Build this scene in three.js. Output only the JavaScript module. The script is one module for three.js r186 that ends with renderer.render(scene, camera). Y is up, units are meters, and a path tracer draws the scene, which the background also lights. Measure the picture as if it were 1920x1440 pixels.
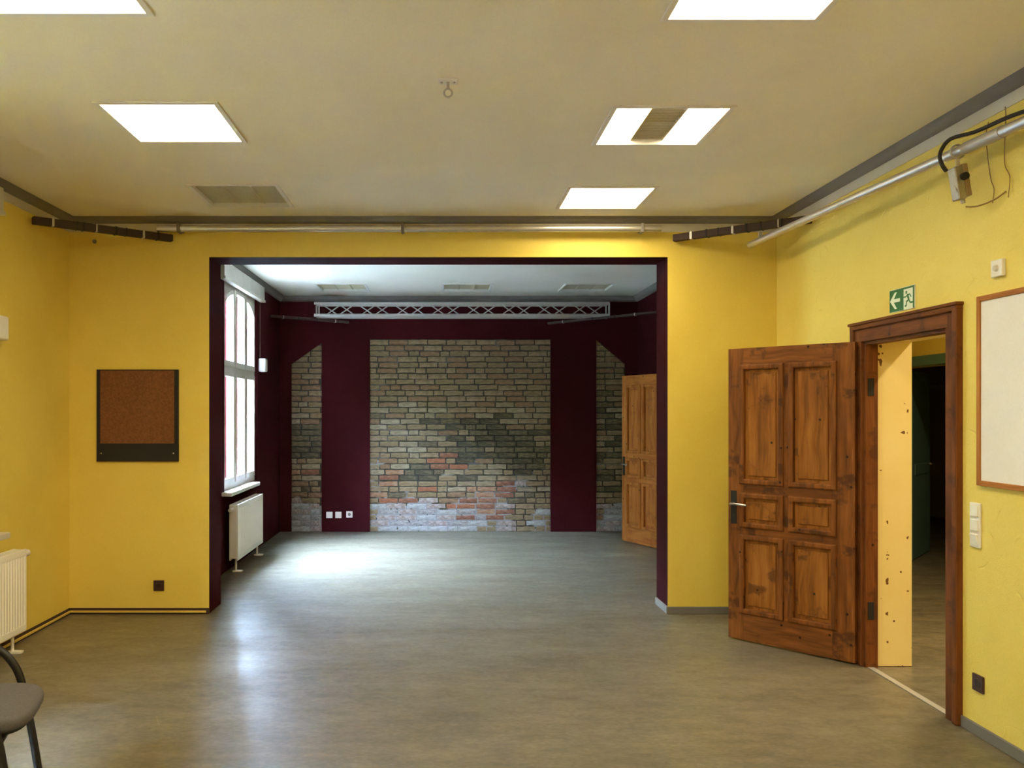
import * as THREE from 'three';
import { RectAreaLightUniformsLib } from 'three/addons/lights/RectAreaLightUniformsLib.js';
import { mergeGeometries, toCreasedNormals } from 'three/addons/utils/BufferGeometryUtils.js';
import { RoundedBoxGeometry } from 'three/addons/geometries/RoundedBoxGeometry.js';

// ------------------------------------------------------------------ camera, sky, exposure
RectAreaLightUniformsLib.init();
const scene = new THREE.Scene();
const camera = new THREE.PerspectiveCamera(2 * Math.atan(720 / 1560) * 180 / Math.PI, 4 / 3, 0.05, 200);
camera.position.set(0, 1.6, 0);
camera.setViewOffset(1920, 1440, 130, -52, 1920, 1440);          // the photograph's lens axis lies left of and below the middle
camera.updateProjectionMatrix();
scene.background = new THREE.Color().setRGB(0.49, 0.69, 1.0);    // bright overcast sky, cool beside the warm lamps
scene.backgroundIntensity = 53;
const renderer = new THREE.WebGLRenderer({ antialias: true });
renderer.toneMapping = THREE.LinearToneMapping;
renderer.toneMappingExposure = 9.2;
renderer.shadowMap.enabled = true;
const LAMP_COLOR = new THREE.Color().setRGB(1.0, 0.835, 0.53);
const LAMP_POWER = 2.2;

// ------------------------------------------------------------------ helpers
let seed = 7;
const rnd = () => { seed = (seed * 1664525 + 1013904223) % 4294967296; return seed / 4294967296; };
const rr = (a, b) => a + (b - a) * rnd();
const hash = (x, y, s) => { let h = Math.imul(x, 374761393) ^ Math.imul(y, 668265263) ^ Math.imul(s, 974634777); h = Math.imul(h ^ (h >>> 13), 1274126177); return ((h ^ (h >>> 16)) >>> 0) / 4294967296; };
function vnoise(x, y, px, py, s) {                                // tileable value noise
  const x0 = Math.floor(x), y0 = Math.floor(y), fx = x - x0, fy = y - y0, w = (a, p) => ((a % p) + p) % p;
  const u = fx * fx * (3 - 2 * fx), v = fy * fy * (3 - 2 * fy);
  const a = hash(w(x0, px), w(y0, py), s), b = hash(w(x0 + 1, px), w(y0, py), s), c = hash(w(x0, px), w(y0 + 1, py), s), d = hash(w(x0 + 1, px), w(y0 + 1, py), s);
  return a + (b - a) * u + (c - a) * v + (a - b - c + d) * u * v;
}
function fbm(u, v, fx, fy, oct, s) { let t = 0, a = 0.5, n = 0; for (let o = 0; o < oct; o++) { t += a * vnoise(u * fx, v * fy, fx, fy, s + o); n += a; a *= 0.55; fx *= 2; fy *= 2; } return t / n; }
function tex(w, h, fn, srgb = true) {
  const d = new Uint8Array(w * h * 4), c = [0, 0, 0];
  for (let y = 0; y < h; y++) for (let x = 0; x < w; x++) {
    fn(x / w, y / h, c); const i = (y * w + x) * 4;
    d[i] = Math.max(0, Math.min(255, c[0] * 255)); d[i + 1] = Math.max(0, Math.min(255, c[1] * 255)); d[i + 2] = Math.max(0, Math.min(255, c[2] * 255)); d[i + 3] = 255;
  }
  const t = new THREE.DataTexture(d, w, h); t.wrapS = t.wrapT = THREE.RepeatWrapping; t.magFilter = THREE.LinearFilter; t.minFilter = THREE.LinearMipmapLinearFilter; t.generateMipmaps = true;
  if (srgb) t.colorSpace = THREE.SRGBColorSpace; t.needsUpdate = true; return t;
}
const mix = (a, b, t) => a + (b - a) * t, cl = (t) => Math.max(0, Math.min(1, t)), sm = (a, b, t) => { t = cl((t - a) / (b - a)); return t * t * (3 - 2 * t); };
const lin = (r, g, b) => new THREE.Color().setRGB(r, g, b);
const std = (color, o = {}) => new THREE.MeshStandardMaterial({ color, roughness: 0.7, metalness: 0, ...o });

function boxUV(g, turn = false, sc = 1, ou = 0, ov = 0) {          // uv in metres, from the face's main direction
  if (g.index) g = g.toNonIndexed();
  const p = g.attributes.position, n = g.attributes.normal, uv = new Float32Array(p.count * 2);
  for (let i = 0; i < p.count; i++) {
    const ax = Math.abs(n.getX(i)), ay = Math.abs(n.getY(i)), az = Math.abs(n.getZ(i));
    let u, v; if (ay > ax && ay > az) { u = p.getX(i); v = p.getZ(i); } else if (ax > az) { u = p.getZ(i); v = p.getY(i); } else { u = p.getX(i); v = p.getY(i); }
    if (turn) [u, v] = [v, u];
    uv[2 * i] = u * sc + ou; uv[2 * i + 1] = v * sc + ov;
  }
  g.setAttribute('uv', new THREE.BufferAttribute(uv, 2)); return g;
}
const box = (x0, x1, y0, y1, z0, z1, turn, ou, ov) => boxUV(new THREE.BoxGeometry(x1 - x0, y1 - y0, z1 - z0).translate((x0 + x1) / 2, (y0 + y1) / 2, (z0 + z1) / 2), turn, 1, ou, ov);
const rbox = (x0, x1, y0, y1, z0, z1, r = 0.004, seg = 2, turn, ou, ov) => boxUV(new RoundedBoxGeometry(x1 - x0, y1 - y0, z1 - z0, seg, r).translate((x0 + x1) / 2, (y0 + y1) / 2, (z0 + z1) / 2), turn, 1, ou, ov);
const merge = (list) => mergeGeometries(list.map((g) => (g.index ? g.toNonIndexed() : g)));
const V = (x, y, z) => new THREE.Vector3(x, y, z);
function tube(pts, r, seg = 48, rad = 10, tension = 0.5) { return new THREE.TubeGeometry(new THREE.CatmullRomCurve3(pts.map((p) => V(...p)), false, 'centripetal', tension), seg, r, rad, false); }
function bar(a, b, r, rad = 12) { const A = V(...a), B = V(...b), d = B.clone().sub(A); const g = new THREE.CylinderGeometry(r, r, d.length(), rad); g.applyQuaternion(new THREE.Quaternion().setFromUnitVectors(V(0, 1, 0), d.clone().normalize())); g.translate((A.x + B.x) / 2, (A.y + B.y) / 2, (A.z + B.z) / 2); return g; }
const rect = (a0, a1, b0, b1, P = THREE.Shape) => { const s = new P(); s.moveTo(a0, b0); s.lineTo(a1, b0); s.lineTo(a1, b1); s.lineTo(a0, b1); s.closePath(); return s; };
function plate(outer, holes, depth, bevel = 0) {
  const s = outer instanceof THREE.Shape ? outer : rect(...outer); for (const h of holes) s.holes.push(Array.isArray(h) ? rect(...h, THREE.Path) : h);
  return new THREE.ExtrudeGeometry(s, { depth, bevelEnabled: bevel > 0, bevelSize: bevel, bevelThickness: bevel, bevelSegments: 2, bevelOffset: -bevel, curveSegments: 24 });
}
const wallX = (x0, x1, outer, holes = []) => boxUV(plate(outer, holes, x1 - x0).rotateY(Math.PI / 2).translate(x0, 0, 0));    // outline in (distance d = -z, height)
const wallZ = (z0, z1, outer, holes = []) => boxUV(plate(outer, holes, z1 - z0).translate(0, 0, z0));                         // outline in (x, height)
const slabY = (y0, y1, outer, holes = []) => boxUV(plate(outer, holes, y1 - y0).rotateX(-Math.PI / 2).translate(0, y0, 0));    // outline in (x, d)

const used = {};
const numbered = (n) => { const k = used[n] = (used[n] ?? -1) + 1; return k ? n + '_' + String(k).padStart(3, '0') : n; };
function thing(name, label, category, [x, y, z] = [0, 0, 0], turn = 0, group, kind) {
  const o = new THREE.Group(); o.name = numbered(name); o.position.set(x, y, z); o.rotation.y = turn; o.userData = { label, category };
  if (group) o.userData.group = group; if (kind) o.userData.kind = kind; scene.add(o); return o;
}
function P(parent, name, geo, mat, label) { const m = new THREE.Mesh(geo, mat); m.name = name; if (label) m.userData.label = label; parent.add(m); return m; }
function S(name, geo, mat, label, category) { const m = new THREE.Mesh(geo, mat); m.name = numbered(name); m.userData = { label, category, kind: 'structure' }; scene.add(m); return m; }
function T(name, geo, mat, label, category, group) { const m = new THREE.Mesh(geo, mat); m.name = numbered(name); m.userData = { label, category }; if (group) m.userData.group = group; scene.add(m); return m; }

// ------------------------------------------------------------------ measures (metres; d = distance from the camera along -z)
const CEIL = 3.137, XL = -2.955, XR = 2.645, XRO = 2.945, DW = 6.586, DB = 6.93, DF = 11.093, ZN = 2.8;
const BXL = -2.17, BXR = 2.6, OL = -1.849, OR = 1.782, OT = 2.824, COR = 4.8;

// ------------------------------------------------------------------ textures and materials
const plasterBump = (() => {                                      // trowelled plaster: fine grain, dents and curved trowel strokes
  const N = 1024, h = new Float32Array(N * N);
  for (let y = 0; y < N; y++) for (let x = 0; x < N; x++) h[y * N + x] = 0.45 + 0.22 * (fbm(x / N, y / N, 10, 10, 5, 3) - 0.5) + 0.10 * (hash(x, y, 5) - 0.5);
  for (let k = 0; k < 130; k++) {
    const cx = rr(0, N), cy = rr(0, N), R = rr(18, 70), a0 = rr(0, 6.28), len = rr(0.4, 1.5), amp = rr(0.12, 0.4) * (rnd() < 0.5 ? -1 : 1), w = rr(1.2, 2.8);
    for (let a = 0; a < len; a += 0.5 / R) { const f = Math.sin(Math.PI * a / len); for (let q = -4; q <= 4; q++) { const r = R + q, x = Math.floor(cx + Math.cos(a0 + a) * r + N) % N, y = Math.floor(cy + Math.sin(a0 + a) * r + N) % N; h[y * N + x] += amp * 0.35 * f * Math.exp(-q * q / (w * w)); } }
  }
  const t = tex(N, N, (u, v, c) => { c[0] = c[1] = c[2] = h[Math.floor(v * N) * N + Math.floor(u * N)]; }, false); t.repeat.set(0.45, 0.45); return t;
})();
const paintMap = (a, b, f = 5, s = 20) => { const t = tex(512, 512, (u, v, c) => { const n = sm(0.3, 0.7, fbm(u, v, f, f, 5, s)), g = (hash(Math.floor(u * 512), Math.floor(v * 512), s) - 0.5) * 0.018; for (let i = 0; i < 3; i++) c[i] = mix(a[i], b[i], n) + g; }); t.repeat.set(0.4, 0.4); return t; };
const M = {};
M.yellow = new THREE.MeshStandardMaterial({ map: paintMap([0.895, 0.79, 0.345], [0.915, 0.815, 0.375]), roughness: 0.62 });
M.yellowDaylit = new THREE.MeshStandardMaterial({ map: paintMap([0.895, 0.81, 0.40], [0.915, 0.835, 0.435], 5, 24), bumpMap: plasterBump, bumpScale: 0.013, roughness: 0.62 });  // paler, greener copy of the yellow; daylight on the right wall mixed in
M.yellowFlat = std(lin(0.78, 0.55, 0.11), { map: paintMap([0.95, 0.95, 0.95], [1, 1, 1], 8, 60), roughness: 0.6 });
M.cream = new THREE.MeshStandardMaterial({ map: (() => { const t = tex(512, 1024, (u, v, c) => {   // cream reveal with chips and scuffs low down
  const n = fbm(u, v, 5, 9, 4, 71), chip = fbm(u, v, 24, 44, 3, 75), low = chip > (v < 0.28 ? 0.785 : 0.82) ? 1 : 0; const a = [0.93, 0.855, 0.60], b = [0.90, 0.81, 0.53], k = [0.42, 0.27, 0.15];
  for (let i = 0; i < 3; i++) c[i] = mix(mix(a[i], b[i], n), k[i], low); }); t.repeat.set(1, 0.48); return t; })(), roughness: 0.6 });
M.burgundy = new THREE.MeshPhysicalMaterial({ map: paintMap([0.22, 0.064, 0.082], [0.255, 0.077, 0.098], 5, 33), roughness: 0.8, specularIntensity: 0.12 });
M.ceiling = new THREE.MeshStandardMaterial({ map: paintMap([0.935, 0.915, 0.86], [0.955, 0.935, 0.885], 4, 44), roughness: 0.9 });
M.ceilingFront = new THREE.MeshStandardMaterial({ map: paintMap([0.925, 0.895, 0.80], [0.945, 0.915, 0.825], 4, 47), roughness: 0.9 });  // ceiling white with the warm lamplight tinted into its colour
M.coveGrey = std(lin(0.20, 0.185, 0.165), { roughness: 0.7 });
M.zinc = std(lin(0.14, 0.14, 0.145), { roughness: 0.6 });
M.band = std(lin(0.62, 0.585, 0.52), { roughness: 0.8 });
M.lino = (() => {                                                  // marbled linoleum, one map for the whole floor, streaks run across the rooms
  const N = 2048, scr = new Float32Array(N * N), arcLine = (x, z, R, a0, len, k) => {   // worn arcs and scratches left by furniture
    for (let a = 0; a < len; a += 0.0015 / R) { const px = Math.floor((((x + R * Math.cos(a0 + a)) / 6 % 1) + 1) % 1 * N), pz = Math.floor((((z + R * Math.sin(a0 + a)) / 7 % 1) + 1) % 1 * N); const f = k * (0.5 + 0.5 * hash(Math.floor(a * R * 60), 3, 77)); scr[pz * N + px] = Math.max(scr[pz * N + px], f); } };
  for (let q = 0; q < 16; q++) arcLine(-1.36 + rr(-0.3, 0.4), -5.45 + rr(-0.7, 0.7), rr(0.15, 1.2), rr(0, 6.3), rr(0.3, 1.1), rr(0.4, 1));
  for (let q = 0; q < 60; q++) arcLine(rr(-3, 3), rr(-7, 0), rr(0.3, 2.5), rr(0, 6.3), rr(0.1, 0.5), rr(0.1, 0.5));
  const map = tex(2048, 2048, (u, v, c) => {
    const st = fbm(u, v, 44, 130, 3, 81), bl = fbm(u, v, 9, 24, 4, 84), fine = fbm(u, v, 300, 560, 2, 86), big = fbm(u, v, 5, 9, 2, 88);
    const k = cl(0.5 + 0.75 * (st - 0.5) + 0.6 * (bl - 0.5) + 0.6 * (fine - 0.5)), d = sm(0.62, 0.78, big);
    c[0] = mix(0.365, 0.51, k) - 0.03 * d; c[1] = mix(0.342, 0.475, k) - 0.028 * d; c[2] = mix(0.285, 0.40, k) - 0.025 * d;
    const q = scr[Math.floor(v * N) * N + Math.floor(u * N)] * 0.11; c[0] += q; c[1] += q; c[2] += q;
  });
  const rough = tex(1024, 1024, (u, v, c) => { c[0] = c[1] = c[2] = 0.40 + 0.26 * (fbm(u, v, 9, 30, 5, 91) - 0.5) + 0.1 * (fbm(u, v, 200, 200, 2, 95) - 0.5); }, false);
  map.wrapS = map.wrapT = rough.wrapS = rough.wrapT = THREE.RepeatWrapping;
  map.repeat.set(1 / 6, 1 / 7); rough.repeat.set(1 / 6, 1 / 7);
  return new THREE.MeshStandardMaterial({ map, roughnessMap: rough, roughness: 1, metalness: 0 });
})();
function woodTex(dark, mid, light, s, stain = 0.5) {              // grain along v, 1 m x 2 m
  return tex(512, 1024, (u, v, c) => {
    const warp = fbm(u, v, 4, 3, 2, s) * 0.07, g = fbm(u + warp, v, 26, 3, 4, s + 7), fine = fbm(u + warp * 0.4, v, 110, 8, 3, s + 17), st = fbm(u, v, 7, 9, 5, s + 27);
    let k = cl(0.5 + 1.5 * (g - 0.5) + 0.7 * (fine - 0.5));
    for (let i = 0; i < 3; i++) c[i] = k < 0.5 ? mix(dark[i], mid[i], k * 2) : mix(mid[i], light[i], k * 2 - 1);
    for (let q = 0; q < 14; q++) { const dx = u - hash(q, 1, s), dy = (v - hash(q, 2, s)) * 1.6, r = Math.sqrt(dx * dx * 3 + dy * dy); if (r < 0.018) { const f = 0.72 * (1 - sm(0.006, 0.018, r)); c[0] *= 1 - f; c[1] *= 1 - f; c[2] *= 1 - f; } }
    const d = sm(0.60, 0.74, st) * stain; c[0] = mix(c[0], 0.26, d); c[1] = mix(c[1], 0.15, d); c[2] = mix(c[2], 0.09, d);
  });
}
const bumpWood = tex(256, 512, (u, v, c) => { c[0] = c[1] = c[2] = fbm(u, v, 60, 5, 4, 140); }, false);
const wood = (t, r = 0.6) => new THREE.MeshPhysicalMaterial({ map: t, bumpMap: bumpWood, bumpScale: 0.0008, roughness: r, specularIntensity: 0.45 });
const tw1 = woodTex([0.36, 0.21, 0.085], [0.475, 0.285, 0.12], [0.57, 0.355, 0.155], 200, 0.65), tw2 = woodTex([0.45, 0.27, 0.10], [0.57, 0.36, 0.14], [0.65, 0.43, 0.185], 230, 0.5), tw3 = woodTex([0.62, 0.34, 0.14], [0.71, 0.42, 0.18], [0.77, 0.48, 0.22], 260, 0.15), tw4 = woodTex([0.34, 0.185, 0.08], [0.43, 0.245, 0.105], [0.51, 0.305, 0.135], 290, 0.5);
M.woodStile = wood(tw1); M.woodPanel = wood(tw2); M.woodNew = wood(tw3, 0.6); M.woodCasing = wood(tw4);
M.frameWood = wood(woodTex([0.60, 0.38, 0.18], [0.68, 0.45, 0.22], [0.75, 0.52, 0.28], 320, 0));
M.woodEdge = std(lin(0.045, 0.026, 0.015), { roughness: 0.7 });
M.alu = std(lin(0.60, 0.59, 0.58), { metalness: 0.85, roughness: 0.38, bumpMap: bumpWood, bumpScale: 0.0003 });
M.aluDull = std(lin(0.50, 0.49, 0.48), { metalness: 0.55, roughness: 0.5 });
M.steel = std(lin(0.55, 0.54, 0.52), { metalness: 1, roughness: 0.28 });
M.darkBar = std(lin(0.05, 0.03, 0.022), { roughness: 0.8 });
M.black = std(lin(0.011, 0.010, 0.009), { roughness: 0.75 });
M.blackTube = std(lin(0.012, 0.012, 0.013), { roughness: 0.35 });
M.white = std(lin(0.80, 0.79, 0.75), { roughness: 0.4 });
M.radiator = std(lin(0.90, 0.87, 0.78), { roughness: 0.38 });
M.windowPaint = std(lin(0.74, 0.71, 0.65), { roughness: 0.45, map: paintMap([0.93, 0.92, 0.90], [1, 1, 1], 9, 51) });
M.brownPlastic = std(lin(0.045, 0.018, 0.012), { roughness: 0.35 });
M.brownDeep = std(lin(0.02, 0.009, 0.006), { roughness: 0.5 });
M.greyBase = std(lin(0.17, 0.165, 0.16), { roughness: 0.55 });
M.louvre = std(lin(0.60, 0.54, 0.38), { roughness: 0.5 });
M.louvreDeep = std(lin(0.55, 0.50, 0.36), { roughness: 0.7 });
M.fixture = std(lin(0.80, 0.78, 0.72), { roughness: 0.5 });
M.glow = new THREE.MeshStandardMaterial({ color: 0xffffff, emissive: lin(1, 0.93, 0.78), emissiveIntensity: 0.24, roughness: 0.6 });
M.glass = new THREE.MeshPhysicalMaterial({ color: 0xffffff, transmission: 1, thickness: 0, roughness: 0.02, ior: 1.5, side: THREE.DoubleSide });
M.cable = std(lin(0.018, 0.015, 0.013), { roughness: 0.6 });
M.wireBrown = std(lin(0.30, 0.18, 0.055), { roughness: 0.6 });
M.plainWall = std(lin(0.50, 0.42, 0.30), { roughness: 0.85 });
M.greenPaint = std(lin(0.10, 0.20, 0.16), { roughness: 0.5 });
M.ground = std(lin(0.09, 0.088, 0.078), { roughness: 0.95 });

// ------------------------------------------------------------------ ceiling fixtures: where they sit
const colX = [-1.425, 1.165], FW = 0.297;
const fixtures = [];
for (const d of [5.95, 4.45, 2.93, 1.41, -0.11, -1.63]) colX.forEach((x, c) => fixtures.push({ x, d: d + (c ? 0.03 : -0.02), c }));
const farFixtures = [[-1.235, 10.29], [0.30, 10.29], [1.775, 10.29]].map(([x, d]) => ({ x, d }));
const hole = (f, e = 0) => [f.x - FW - e, f.x + FW + e, f.d - FW - e, f.d + FW + e];

// ------------------------------------------------------------------ the setting
const ROOM = 'room surface';
const floorM = S('floor', slabY(-0.12, 0, [-3.3, 8.2, -ZN - 0.2, 13.6]), M.lino, 'grey brown marbled linoleum floor running through both rooms', 'floor');
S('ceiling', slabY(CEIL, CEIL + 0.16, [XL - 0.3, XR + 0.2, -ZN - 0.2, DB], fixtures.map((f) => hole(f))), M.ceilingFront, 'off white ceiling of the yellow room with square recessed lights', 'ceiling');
S('ceiling_far', slabY(CEIL, CEIL + 0.16, [BXL - 0.3, BXR + 0.2, DB, DF + 0.3], farFixtures.map((f) => hole(f))), M.ceiling, 'white ceiling of the burgundy room with louvred panels', 'ceiling');
const WIN = { sill: 0.80, top: 3.0, half: 0.73 };
const winFront = [4.60, 2.35], winFar = 9.0;
const winHole = (c) => [c - WIN.half, c + WIN.half, WIN.sill, WIN.top];
S('wall_left', wallX(XL - 0.4, XL, [-ZN - 0.2, DW, -0.1, CEIL + 0.16], winFront.map(winHole)), M.yellow, 'yellow plastered side wall with windows, radiator beneath', 'wall');
const door1 = { d0: 4.335, d1: 5.235, h: 2.05 }, door2 = { d0: 8.74, d1: 9.60, h: 2.05 };
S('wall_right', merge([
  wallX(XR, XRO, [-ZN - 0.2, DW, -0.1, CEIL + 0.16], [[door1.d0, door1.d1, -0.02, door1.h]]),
]), M.yellowDaylit, 'yellow trowelled wall with the open panelled door and the whiteboard', 'wall');
const wfr = new THREE.Group(); wfr.name = 'wall_far_right'; wfr.userData = { label: 'dark burgundy side wall behind the far panelled door', category: 'wall', kind: 'structure' }; scene.add(wfr);
P(wfr, 'room_face', wallX(BXR, BXR + 0.2, [DW + 0.2, DF + 0.3, -0.1, CEIL + 0.16], [[door2.d0, door2.d1, -0.02, door2.h]]), M.burgundy);
P(wfr, 'corridor_face', wallX(BXR + 0.2, XRO, [DW, DF + 2.5, -0.1, CEIL + 0.16], [[door2.d0, door2.d1, -0.02, door2.h]]), M.yellow);
// the wall between the rooms: yellow paint in front, burgundy core and lining
const divOutline = () => { const s = new THREE.Shape(); [[XL - 0.4, -0.1], [OL, -0.1], [OL, OT], [OR, OT], [OR, -0.1], [XR + 0.1, -0.1], [XR + 0.1, CEIL + 0.16], [XL - 0.4, CEIL + 0.16]].forEach(([x, y], i) => (i ? s.lineTo(x, y) : s.moveTo(x, y))); s.closePath(); return s; };
const wd = thing('wall_divider', 'yellow wall with the wide burgundy lined opening into the far room', 'wall', [0, 0, 0], 0, null, 'structure');
P(wd, 'paint_face', wallZ(-DW - 0.004, -DW, divOutline()), M.yellow);
P(wd, 'opening_lining', wallZ(-DB, -DW - 0.004, divOutline()), M.burgundy, 'burgundy painted lining of the opening');
S('wall_behind', wallZ(ZN, ZN + 0.2, [XL - 0.4, COR + 0.2, -0.1, CEIL + 0.16]), M.yellow, 'plain yellow end wall opposite the wide opening', 'wall');
S('wall_far_left', wallX(BXL - 0.4, BXL, [DB, DF + 0.3, -0.1, CEIL + 0.16], [winHole(winFar)]), M.burgundy, 'dark burgundy wall with the tall arched window', 'wall');

// ---- far wall: burgundy plaster left proud around three areas of bare brick
const BR = { main: [-0.974, 1.443, 0, 2.567], left: [-2.02, -1.614], right: [2.048, 2.432] };
const PROUD = 0.028, ZF = -DF - PROUD;
{
  const s = new THREE.Shape();                                     // one outline: the brick areas reach down to the floor
  const pts = [[BXL - 0.3, -0.1], [BR.left[0], -0.1], [BR.left[0], 2.235], [BR.left[1], 2.52], [BR.left[1], -0.1], [BR.main[0], -0.1], [BR.main[0], BR.main[3]], [BR.main[1], BR.main[3]], [BR.main[1], -0.1], [BR.right[0], -0.1], [BR.right[0], 2.56], [BR.right[1], 2.24], [BR.right[1], -0.1], [BXR + 0.3, -0.1], [BXR + 0.3, CEIL + 0.16], [BXL - 0.3, CEIL + 0.16]];
  pts.forEach(([x, y], i) => (i ? s.lineTo(x, y) : s.moveTo(x, y))); s.closePath();
  S('wall_far', wallZ(-DF - PROUD - 0.01, -DF, s), M.burgundy, 'dark burgundy plaster end wall framing areas of bare brick', 'wall');
}
const NB = (x, y, s, f = 2.2) => fbm(((x + 20) * f / 64) % 1, ((y + 20) * f / 64) % 1, 64, 64, 4, s);
const soot = (x, y) => {                                            // black-green soot stains, as they lie on the wall
  let t = 0; for (const [cx, cy, rx, ry, k] of [[0.75, 1.22, 0.62, 0.24, 1.0], [1.05, 0.92, 0.42, 0.22, 0.95], [0.35, 1.0, 0.4, 0.16, 0.55], [-0.35, 0.78, 0.34, 0.15, 0.65], [-0.8, 0.78, 0.25, 0.12, 0.6], [0.3, 1.42, 0.75, 0.10, 0.5], [-1.82, 1.2, 0.25, 0.3, 0.9], [2.2, 1.3, 0.3, 0.6, 0.6], [2.2, 0.7, 0.3, 0.3, 0.5]]) { const q = ((x - cx) / rx) ** 2 + ((y - cy) / ry) ** 2; t = Math.max(t, k * sm(1.3, 0.35, q + 1.1 * (NB(x, y, 301, 5) - 0.5))); } return t;
};
const lime = (x, y) => sm(0.46, 0.56, NB(x, y, 311, 3.1) + 0.28 * sm(0.74, 0.12, y) - 0.12 + (y < 0.34 ? 0.09 : 0) - (x > 0.5 && x < 1.5 ? 0.03 : 0)) * (y < 0.95 ? 1 : 0.35);   // lime wash left low on the wall
const red = (x, y) => { let t = 0; for (const [cx, cy, rx, ry, k] of [[-0.55, 0.52, 0.5, 0.16, 1], [0.1, 0.42, 0.5, 0.14, 1], [-0.6, 0.75, 0.35, 0.14, 0.75], [0.6, 0.36, 0.5, 0.26, 0.85], [0.9, 0.6, 0.6, 0.14, 0.6], [0.1, 0.95, 0.35, 0.22, 0.5], [-1.85, 0.85, 0.25, 0.12, 0.8]]) t = Math.max(t, k * sm(1.3, 0.4, ((x - cx) / rx) ** 2 + ((y - cy) / ry) ** 2)); return t; };
function brickTex(a, b, s) { return tex(128, 64, (u, v, c) => { const n = sm(0.25, 0.75, fbm(u, v, 6, 4, 4, s)), g = (hash(Math.floor(u * 128), Math.floor(v * 64), s) - 0.5) * 0.07; for (let i = 0; i < 3; i++) c[i] = mix(a[i], b[i], n) + g; }); }
const brickBump = tex(128, 64, (u, v, c) => { c[0] = c[1] = c[2] = fbm(u, v, 10, 6, 4, 401); }, false);
const bm = (a, b, s) => new THREE.MeshStandardMaterial({ map: brickTex(a, b, s), bumpMap: brickBump, bumpScale: 0.006, roughness: 0.9 });
const brickMats = {
  tan: [bm([0.455, 0.38, 0.275], [0.54, 0.455, 0.335], 410), bm([0.43, 0.365, 0.26], [0.52, 0.44, 0.315], 413), bm([0.47, 0.395, 0.29], [0.56, 0.475, 0.36], 416), bm([0.45, 0.345, 0.255], [0.53, 0.415, 0.305], 419)],
  pale: [bm([0.51, 0.455, 0.365], [0.60, 0.545, 0.45], 422), bm([0.49, 0.425, 0.33], [0.57, 0.505, 0.40], 425)],
  red: [bm([0.53, 0.315, 0.205], [0.61, 0.40, 0.28], 428), bm([0.47, 0.30, 0.215], [0.56, 0.385, 0.29], 431), bm([0.53, 0.37, 0.265], [0.61, 0.47, 0.365], 434)],
  wash: [bm([0.55, 0.54, 0.535], [0.65, 0.64, 0.635], 437), bm([0.50, 0.475, 0.465], [0.61, 0.585, 0.575], 440), bm([0.52, 0.45, 0.42], [0.63, 0.575, 0.55], 443)],
  soot: [bm([0.28, 0.25, 0.185], [0.39, 0.345, 0.26], 446), bm([0.33, 0.295, 0.215], [0.43, 0.38, 0.285], 449)],
};
const brickGeo = [];                                                // rough faced brick of unit length, its edges knocked round
for (let k = 0; k < 7; k++) {
  const g = new THREE.BoxGeometry(1, 1, 1, 4, 2, 1), p = g.attributes.position;
  for (let i = 0; i < p.count; i++) {
    const x = p.getX(i), y = p.getY(i), z = p.getZ(i); if (z < 0) continue;
    const id = Math.round(x * 8) * 31 + Math.round(y * 8) * 7 + k * 131, jx = (hash(id, 1, 3) - 0.5), jy = (hash(id, 2, 3) - 0.5), jz = hash(id, 3, 3);
    const ex = Math.abs(x) > 0.49, ey = Math.abs(y) > 0.49;
    p.setXYZ(i, x * (ex ? 0.985 : 1) + jx * 0.02, y * (ey ? 0.93 : 1) + jy * 0.13 * (ey ? 1 : 0.4), z - (ex || ey ? 0.20 : 0) - jz * 0.16);
  }
  g.computeVertexNormals(); brickGeo.push(g);
}
const mortarMat = (x0, x1, y1) => { const t = tex(512, 512, (u, v, c) => {
  const x = mix(x0, x1, u), y = v * y1, n = fbm(u, v, 60, 60, 3, 455), s = soot(x, y), l = lime(x, y) * sm(0.30, 0.42, n + 0.1);
  const a = [0.245, 0.22, 0.175], w = [0.53, 0.52, 0.515], k = [0.15, 0.15, 0.12];
  for (let i = 0; i < 3; i++) c[i] = mix(mix(a[i] * (0.85 + 0.35 * n), w[i], l), k[i], s * 0.85); });
  t.wrapS = t.wrapT = THREE.ClampToEdgeWrapping; t.repeat.set(1 / (x1 - x0), 1 / y1); t.offset.set(-x0 / (x1 - x0), 0); return new THREE.MeshStandardMaterial({ map: t, roughness: 0.95 }); };
const COURSE = 0.0755;
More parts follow.
